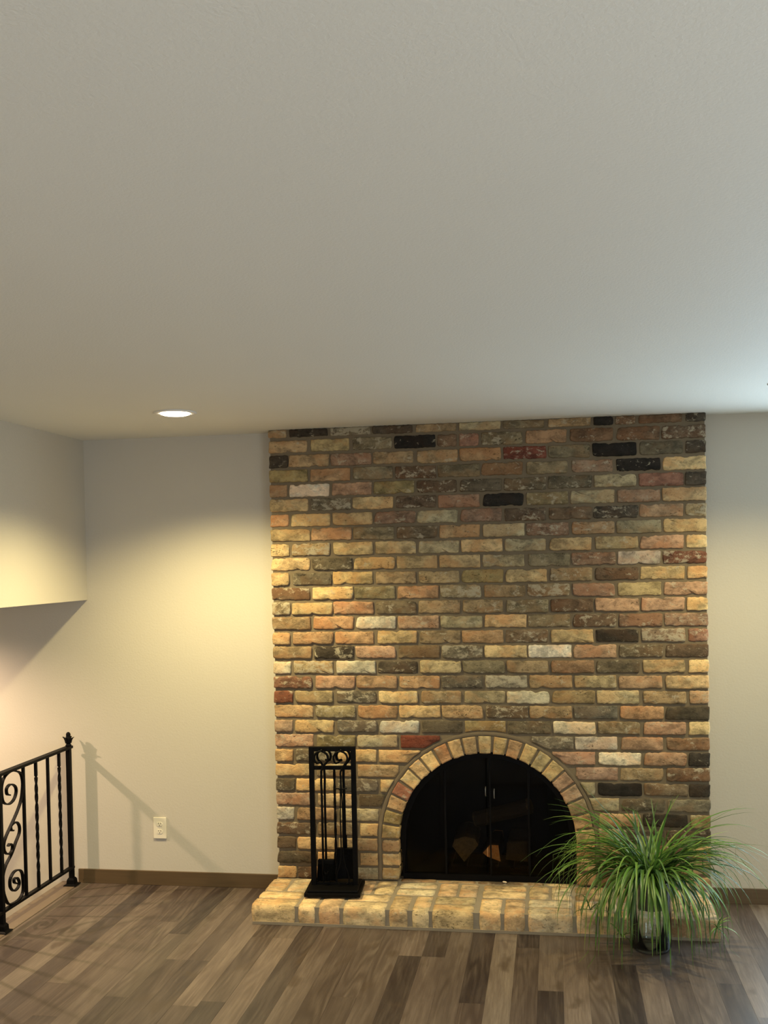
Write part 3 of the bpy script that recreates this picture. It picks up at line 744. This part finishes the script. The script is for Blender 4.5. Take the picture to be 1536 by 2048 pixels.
for l in (.19, .20, .14, .2, .14):     # bricks running into the opening under the doors
    e = min(x+l, AC+AR-.004); hb(x, e-.01, -.110, -.066, HR.choice(['ht', 'h', 'tb']), HR, z0=.05); x = e

# ------------------------------------------------------------------ fireplace tools
TX, TY, TZ, TR = -1.083, -.312, HT+.0035, .072
tb = thing('tool_stand', 'black rectangular fireplace tool stand on the hearth left of the arch', 'tool stand', (TX, TY, TZ), TR)
def tier(hx, hy, z0, z1, b_): return bx(-hx, hx, -hy, hy, z0, z1, bev=b_)
obj('base', (lambda b: (box(b, -.137, .137, -.110, .110, .004, .022, .003), box(b, -.124, .124, -.097, .097, .020, .034, .005), b)[-1])(bmesh.new()), black_m, tb)
for sx in (-1, 1):
    for sy in (-1, 1):
        bm = bmesh.new(); lathe(bm, [(.010, 0), (.012, .002), (.012, .006)], 12, (sx*.115, sy*.09, 0)); obj('foot', bm, black_m, tb)
FW, FT = .1035, .715
for sx in (-1, 1): obj('upright', bx(sx*FW-.012, sx*FW+.012, -.012, .012, .032, FT, .0015), black_m, tb)
obj('top_bar', bx(-FW+.011, FW-.011, -.012, .012, FT-.022, FT, .0015), black_m, tb)
obj('crossbar', bx(-FW+.011, FW-.011, -.008, .008, .602, .620, .0015), black_m, tb)
obj('bottom_bar', bx(-FW+.011, FW-.011, -.008, .008, .034, .046, .001), black_m, tb)
bm = bmesh.new(); sweep(bm, [(.008, 0, z) for z in [.045+.556*i/40 for i in range(41)]], rect(.0052, .0044), twist=lambda t: t*PI*4); obj('centre_bar', bm, black_m, tb)
for xx in (-.048, .047):
    for sy in (-1, 1):
        bm = bmesh.new(); sweep(bm, crom([(xx, sy*.010, .703), (xx, sy*.028, .700), (xx, sy*.038, .706)], 3), circ(.0035, 6)); obj('hook', bm, black_m, tb)
def loopr(r, z, sy, a0=-60, a1=250, lean=0.0):
    return [(r*math.cos(math.radians(a)), 0, z+r*math.sin(math.radians(a))) for a in range(a0, a1+1, 14)]
def place_tool(name, label, lx, ly):
    c, s = math.cos(TR), math.sin(TR)
    return thing(name, label, 'fireplace tool', (TX+lx*c-ly*s, TY+lx*s+ly*c, TZ), TR)
HZ = .663
def handle(t, bm, bottom, flip=1, rod=.0058):
    # ring open at the lower left, one end runs down as the rod
    r = .034
    pts = [(flip*r*math.cos(a), 0, HZ+r*math.sin(a)) for a in [math.radians(225-i*14) for i in range(20)]]
    pts = [(flip*(-.006), 0, HZ-.018)] + pts + [(0, 0, HZ-r-.03)] + [(0, 0, HZ-r-.03+(bottom-(HZ-r-.03))*i/4) for i in range(1, 5)]
    sweep(bm, crom(pts, 2), circ(rod, 8)); return bm
t = place_tool('fireplace_poker', 'black poker with a ring handle hanging at the front left of the tool stand', -.052, -.028)
bm = handle(t, bmesh.new(), .085); smooth(obj('shaft', bm, tool_m, t))
bm = bmesh.new(); sweep(bm, [(0, 0, .09), (0, 0, .06), (0, 0, .045)], circ(.0055, 6), scale=lambda s: 1-s*.8)
sweep(bm, crom([(0, 0, .12), (.006, 0, .10), (.018, 0, .095), (.024, 0, .108)], 3), circ(.0042, 6)); obj('point', bm, tool_m, t)
t = place_tool('hearth_brush', 'black hearth brush hanging at the back left of the tool stand', -.046, .030)
bm = handle(t, bmesh.new(), .15, -1); smooth(obj('shaft', bm, tool_m, t))
bm = bx(-.040, .040, -.012, .012, .125, .150, .004); obj('brush_block', bm, tool_m, t)
bm = bmesh.new(); BR = random.Random(2)
for i in range(22):
    for j in range(5):
        x = -.038+.076*i/21; y = -.009+.018*j/4; sp = 1.15
        sweep(bm, [(x, y, .13), (x*sp+BR.uniform(-.002, .002), y*1.4+BR.uniform(-.002, .002), .042+BR.uniform(0, .008))], rect(.0022, .0022))
o = obj('bristles', bm, bristle_m, t); o['kind'] = 'stuff'
t = place_tool('ash_shovel', 'black ash shovel with a ring handle hanging at the back right of the tool stand', .050, .030)
bm = handle(t, bmesh.new(), .20, 1, .007); smooth(obj('shaft', bm, tool_m, t))
bm = bmesh.new(); sec = []
for i, (z, w_) in enumerate([(.205, .046), (.18, .054), (.12, .055), (.05, .056)]):
    yb = .010 if i == 0 else 0
    prof = [(-w_, -.022), (-w_*.96, 0), (0, .004), (w_*.96, 0), (w_, -.022), (w_-.002, -.022), (w_*.96-.003, -.003), (0, .001), (-w_*.96+.003, -.003), (-w_+.002, -.022)]
    sec.append([bm.verts.new((a, b_+.008, z)) for a, b_ in prof])
for A, B in zip(sec, sec[1:]):
    for j in range(10): bm.faces.new((A[j], A[(j+1) % 10], B[(j+1) % 10], B[j]))
bm.faces.new(sec[0]); bm.faces.new(sec[-1][::-1])
box(bm, -.045, .045, -.014, .011, .203, .206); obj('scoop', bm, tool_m, t)
bm = bmesh.new(); sweep(bm, [(0, .002, .27), (0, .006, .20), (0, .012, .17)], rect(.010, .004)); obj('socket', bm, tool_m, t)
t = place_tool('log_tongs', 'black log tongs hanging at the front right of the tool stand', .044, -.034)
bm = handle(t, bmesh.new(), .49, 1, .0048); smooth(obj('handle_ring', bm, tool_m, t))
for sx in (-1, 1):
    bm = bmesh.new(); sweep(bm, crom([(sx*.030, 0, .515), (sx*.006, 0, .512), (sx*.003, 0, .49), (sx*.006, 0, .38), (sx*.006, 0, .18), (sx*.026, 0, .10), (sx*.030, 0, .06), (sx*.016, 0, .045)], 4), circ(.0032, 6)); smooth(obj('arm', bm, tool_m, t))
bm = bmesh.new(); sweep(bm, [(0, -.006, .495), (0, .006, .495)], circ(.007, 10), up=Vector((0, 0, 1))); obj('rivet', bm, tool_m, t)

# ------------------------------------------------------------------ railing
RX = -2.590; RO = (RX, -.045, 0)
ra = thing('stair_railing', 'black wrought iron stair railing with twisted bars and scrolls at the left', 'railing', RO)
def rp(name, bm, mat=black_m, label=None):
    bmesh.ops.translate(bm, vec=(-RO[0], -RO[1], 0), verts=bm.verts[:]); o = obj(name, bm, mat, ra)
    if label: o['label'] = label
    return o
YE = -2.6; RT, RBt = .752, .098
bm = bx(RX-.018, RX+.018, YE, -.040, RT-.010, RT+.004, .002); rp('top_rail', bm)
rp('bottom_rail', bx(RX-.013, RX+.013, YE, -.045, RBt-.006, RBt+.006, .0015))
def post(y):
    rp('post', bx(RX-.0118, RX+.0118, y-.0118, y+.0118, .012, RT-.008, .0015))
    bm = bmesh.new(); k = 4
    prof = [(.034, .0), (.034, .004), (.0215, .009), (.020, .030), (.0155, .038), (.0145, .040)]
    rings = [[bm.verts.new((RX+sx*r, y+sy*r, z)) for sx, sy in ((-1, -1), (1, -1), (1, 1), (-1, 1))] for r, z in prof]
    for A, B in zip(rings, rings[1:]):
        for j in range(4): bm.faces.new((A[j], A[(j+1) % 4], B[(j+1) % 4], B[j]))
    bm.faces.new(rings[0][::-1]); bm.faces.new(rings[-1]); bmesh.ops.translate(bm, vec=(0, 0, .004), verts=bm.verts[:]); rp('shoe', bm)
post(-.060); post(-.775)
# finial on the end post
bm = bmesh.new(); fy = -.058
lathe(bm, [(.013, 0), (.017, .003), (.014, .010), (.011, .016), (.015, .026), (.018, .040), (.014, .050), (.0115, .056), (.0125, .064), (.010, .072), (.004, .077)], 14, (RX, fy, RT+.002))
for a in range(4):
    th = a*PI/2+.0; d = Vector((math.cos(th), math.sin(th), 0)); o_ = Vector((RX, fy, RT))
    sweep(bm, crom([o_+d*.010+Vector((0, 0, .020)), o_+d*.017+Vector((0, 0, .038)), o_+d*.027+Vector((0, 0, .050)), o_+d*.034+Vector((0, 0, .052))], 3), [(-.011, -.003), (.011, -.003), (.011, .003), (-.011, .003)], up=Vector((-d.y, d.x, 0)), scale=lambda s: 1-.75*s)
smooth(rp('finial', bm))
yb = -.045
def bal(y, tw):
    bm = bmesh.new(); K = 64 if tw else 1
    if tw: sweep(bm, [(RX, y, RBt+(RT-.01-RBt)*i/K) for i in range(K+1)], rect(.0070, .0056), twist=lambda t: 0 if t < .12 or t > .88 else (t-.12)/.76*PI*5)
    else: sweep(bm, [(RX, y, RBt), (RX, y, RT-.01)], rect(.0065, .0065))
    rp('baluster', bm, label='twisted black bar' if tw else None)
for y, tw in ((-.172, 1), (-.296, 0), (-.420, 1), (-.545, 0)): bal(y, tw)
for k_ in range(1, 4): bal(-.775-.1245*k_, k_ % 2)
bal(-1.273, 0); 
for k_ in range(4): bal(-1.503-.1245*k_, k_ % 2)
post(-2.25)
S1 = [(-0.633, 0.631), (-0.658, 0.642), (-0.659, 0.669), (-0.625, 0.681), (-0.583, 0.664), (-0.572, 0.634), (-0.597, 0.601), (-0.645, 0.59), (-0.691, 0.609), (-0.705, 0.647), (-0.702, 0.695), (-0.674, 0.728), (-0.621, 0.742), (-0.568, 0.733), (-0.526, 0.713), (-0.509, 0.67), (-0.515, 0.621), (-0.534, 0.575), (-0.58, 0.525), (-0.636, 0.478), (-0.68, 0.441), (-0.7, 0.408), (-0.693, 0.374), (-0.663, 0.354), (-0.632, 0.357), (-0.62, 0.381), (-0.645, 0.399), (-0.661, 0.392)]
S2 = [(-0.61, 0.455), (-0.626, 0.459), (-0.63, 0.482), (-0.582, 0.488), (-0.553, 0.463), (-0.553, 0.429), (-0.587, 0.394), (-0.632, 0.346), (-0.687, 0.307), (-0.715, 0.263), (-0.716, 0.204), (-0.700, 0.156), (-0.671, 0.117), (-0.624, 0.106), (-0.57, 0.108), (-0.534, 0.134), (-0.531, 0.189), (-0.541, 0.231), (-0.573, 0.252), (-0.616, 0.253), (-0.649, 0.23), (-0.651, 0.193), (-0.621, 0.164), (-0.583, 0.166), (-0.566, 0.188), (-0.586, 0.217), (-0.613, 0.219), (-0.613, 0.203), (-0.593, 0.191)]
for off, mir in ((-.045, 1), (-.78, 1)):
    for S in (S1, S2):
        bm = bmesh.new(); sweep(bm, crom([(RX, y+off, z) for y, z in S], 4), rect(.0075, .0032)); rp('scroll', bm)

# ------------------------------------------------------------------ outlet
ou = thing('wall_outlet', 'ivory duplex electrical outlet low on the wall left of the fireplace', 'outlet', (-2.105, -.0005, .309))
obj('cover_plate', bx(-.036, .036, -.0075, 0, -.057, .057, .0022), ivory_m, ou)
for zz in (.0205, -.0195):
    bm = bmesh.new(); sh = [(.0165*math.cos(a), .0140*math.sin(a)) for a in [2*PI*i/20 for i in range(20)]]; sh = [(a, max(-.0115, min(.0115, b_))) for a, b_ in sh]
    A = [bm.verts.new((a, -.0078, zz+b_)) for a, b_ in sh]; B = [bm.verts.new((a*.95, -.0098, zz+b_*.95)) for a, b_ in sh]
    for i in range(20): bm.faces.new((A[i], A[(i+1) % 20], B[(i+1) % 20], B[i]))
    bm.faces.new(B); rc = obj('receptacle', bm, ivory_m, ou)
    for xx in (-.0062, .0062): obj('slot', bx(xx-.0014, xx+.0014, -.0102, -.0090, zz+.001, zz+.0085), slot_m, rc)
    bm = bmesh.new(); sweep(bm, [(0, -.0102, zz-.0058), (0, -.0090, zz-.0058)], circ(.0026, 10)); obj('slot', bm, slot_m, rc)
bm = bmesh.new(); sweep(bm, [(0, -.0088, 0), (0, -.0070, 0)], circ(.003, 10)); obj('screw', bm, ivory_m, ou)

# ------------------------------------------------------------------ spider plant in a glass jar on the floor
PX, PY = .398, -.645
pl = thing('spider_plant', 'bushy green spider plant with long arching leaves right of the hearth', 'plant', (PX, PY, .30))
jr = thing('glass_jar', 'clear pale glass jar on the floor holding the spider plant', 'jar', (PX, PY, .0006))
bm = bmesh.new(); lathe(bm, [(.070, 0), (.084, .004), (.089, .02), (.090, .15), (.090, .295), (.093, .302), (.093, .306), (.088, .306), (.086, .295), (.086, .15), (.085, .022), (.075, .012)], 40)
smooth(obj('body', bm, jar_m, jr))
rim = simple('jar_rim', (.62, .72, .70), .12, 0)
bm = bmesh.new(); lathe(bm, [(.0935, .303), (.0945, .307), (.0915, .3075), (.0905, .304)], 40, cap=False); smooth(obj('rim', bm, rim, jr))
soil_m = simple('potting_soil', (.10, .085, .055), .95, 0, 60, .5, .8, .006)
bm = bmesh.new(); lathe(bm, [(.030, .170), (.060, .180), (.078, .20), (.083, .27), (.060, .285), (.02, .29)], 24); so = smooth(obj('root_ball', bm, soil_m, pl)); so.location = (0, 0, -.30)

def leaf_mat():
    m, n, b = nt('leaf'); b.inputs['Roughness'].default_value = .38
    oi = n.nodes.new('ShaderNodeObjectInfo'); g = n.nodes.new('ShaderNodeNewGeometry')
    f = noise(n, g.outputs['Position'], 18, 3)
    c = mixc(n, mathn(n, 'MULTIPLY', ramp(n, f, [(.35, 0), (.7, 1)]), .35), oi.outputs['Color'], (.20, .30, .06))
    n.links.new(c, b.inputs['Base Color'])
    tr = n.nodes.new('ShaderNodeBsdfTranslucent'); n.links.new(c, tr.inputs[0]); mx = n.nodes.new('ShaderNodeMixShader'); mx.inputs[0].default_value = .22
    n.links.new(b.outputs[0], mx.inputs[1]); n.links.new(tr.outputs[0], mx.inputs[2]); n.links.new(mx.outputs[0], n.nodes['Material Output'].inputs[0]); return m
leaf_m = leaf_mat()
LR = random.Random(42)
GREEN = [(.045, .115, .018), (.06, .155, .024), (.085, .20, .03), (.025, .07, .014), (.13, .24, .04), (.035, .095, .022), (.22, .32, .06), (.03, .08, .016)]
def floor_z(x, y):
    if y > -.56 and x < .735: return .108
    return .006
def leaf(parent, org, base, az, el, ln, wd, droop, col, kink=None, name='leaf', K=11, stiff=.35):
    """an arching strap leaf: starts at base with elevation el, bends down by droop radians over its length"""
    pts = []; p = Vector(base); seg = ln/K; az2 = az
    for i in range(K+1):
        pts.append(p.copy())
        t = (i+.5)/K
        e = el - droop*(t**1.25)
        if kink and t > kink: e -= 1.1
        e = max(e, -1.5)
        az2 += LR.uniform(-.07, .07)
        d = Vector((math.cos(e)*math.cos(az2), math.cos(e)*math.sin(az2), math.sin(e)))
        q = p + d*seg
        if q.y > -.135: q.y = -.135+LR.uniform(-.004, 0)
        fz = floor_z(q.x, q.y)
        if q.z < fz:
            # lie along the surface / slide off the hearth front
            if fz > .05 and p.y < -.50 : q.y = min(q.y, -.565); q.z = max(q.z, .02)
            else:
                q = p + Vector((math.cos(az2), math.sin(az2), 0))*seg*.9; q.z = floor_z(q.x, q.y)+.001+LR.uniform(0, .004)
        # stay out of the jar
        dx, dy = q.x-PX, q.y-PY; rr_ = math.hypot(dx, dy)
        if q.z < .312 and rr_ < .101 and i > 1:
            s_ = .103/max(rr_, 1e-3); q.x = PX+dx*s_; q.y = PY+dy*s_
        p = q
    bm = bmesh.new(); rows = []
    for i, c in enumerate(pts):
        t = (pts[min(i+1, K)]-pts[max(i-1, 0)]).normalized()
        side = t.cross(Vector((0, 0, 1)))
        if side.length < .15: side = Vector((-math.sin(az), math.cos(az), 0))
        side.normalize(); up = side.cross(t)
        s = i/K; w_ = wd*(.55+.45*min(1, s*4))*(1-max(0, (s-.35)/.65)**1.6*.93)/2
        rows.append([bm.verts.new(c+side*w_+up*w_*.45-org), bm.verts.new(c-org), bm.verts.new(c-side*w_+up*w_*.45-org)])
    for A, B in zip(rows, rows[1:]):
        bm.faces.new((A[0], A[1], B[1], B[0])); bm.faces.new((A[1], A[2], B[2], B[1]))
    me = bpy.data.meshes.new(name); bm.to_mesh(me); bm.free(); me.materials.append(leaf_m)
    for q in me.polygons: q.use_smooth = True
    o = bpy.data.objects.new(name, me); COL.objects.link(o); o.parent = parent; o.color = (*col, 1); return pts
ORG = Vector((PX, PY, .30))
def gcol(b=0):
    c = LR.choice(GREEN); v = LR.uniform(.8, 1.2)+b; return tuple(min(.6, x*v) for x in c)
def rosette(n, elr, lnr, drr, azr=(0, 2*PI), wd=(.0085, .015), kinkp=.12):
    for _ in range(n):
        az = LR.uniform(*azr); el = LR.uniform(*elr); r0 = LR.uniform(0, .055); a0 = LR.uniform(0, 2*PI)
        # leaf bases cluster in three crowns
        cr = LR.choice([(-.03, 0), (.03, .015), (0, -.03)])
        base = (PX+cr[0]+.02*math.cos(a0)+.02*math.cos(az), PY+cr[1]+.02*math.sin(a0)+.02*math.sin(az), .295+LR.uniform(0, .02))
        ln = LR.uniform(*lnr)
        leaf(pl, ORG, base, az, el, ln, LR.uniform(*wd), LR.uniform(*drr), gcol(), LR.uniform(.5, .8) if LR.random() < kinkp else None)
rosette(24, (1.0, 1.5), (.26, .50), (.4, 1.6), wd=(.007, .012))              # upright ones
rosette(58, (.75, 1.2), (.38, .60), (1.3, 2.5))              # arching
rosette(64, (.45, .95), (.36, .60), (1.9, 3.0))              # wide arches
rosette(40, (.3, 1.0), (.36, .58), (2.2, 3.3), (-3.2, .1))
rosette(44, (.4, 1.0), (.36, .56), (2.3, 3.2), (-2.4, -.8), wd=(.010, .0155), kinkp=0)   # hanging down the front
rosette(22, (.6, 1.1), (.42, .58), (1.5, 2.3), (-.5, .5))    # right reach
rosette(26, (.6, 1.2), (.44, .64), (1.5, 2.3), (2.7, 3.6))
rosette(14, (.9, 1.25), (.46, .62), (.5, 1.2), (2.3, 4.0), wd=(.008, .012))
rosette(6, (.8, 1.2), (.4, .55), (.6, 1.3), (-.9, .7), wd=(.008, .012))   # left reach
# plantlets on runners
for k_, (bx_, by_, bz_, lab) in enumerate(((.675, -.66, .105, 0), (.265, -.80, .10, 1), (.14, -.62, .15, 2))):
    b0 = Vector((PX, PY, .31)); tip = Vector((bx_, by_, bz_)); mid = (b0+tip)/2+Vector((0, 0, .16))
    bm = bmesh.new(); pts = crom([b0-ORG, mid-ORG+Vector((-.02, 0, .03)), (mid+tip)/2-ORG+Vector((.05*(tip.x-PX), 0, .03)), tip-ORG], 5)
    sweep(bm, pts, circ(.0016, 5)); ro = obj('runner', bm, simple('runner_stem_%d' % k_, (.36, .36, .14), .6), pl)
    for _ in range(10 if k_ == 0 else 7):
        leaf(ro, ORG, tip, LR.uniform(0, 2*PI), LR.uniform(-.2, 1.1), LR.uniform(.07, .12), .008, LR.uniform(.8, 1.8), gcol(.1), name='leaf', K=6)
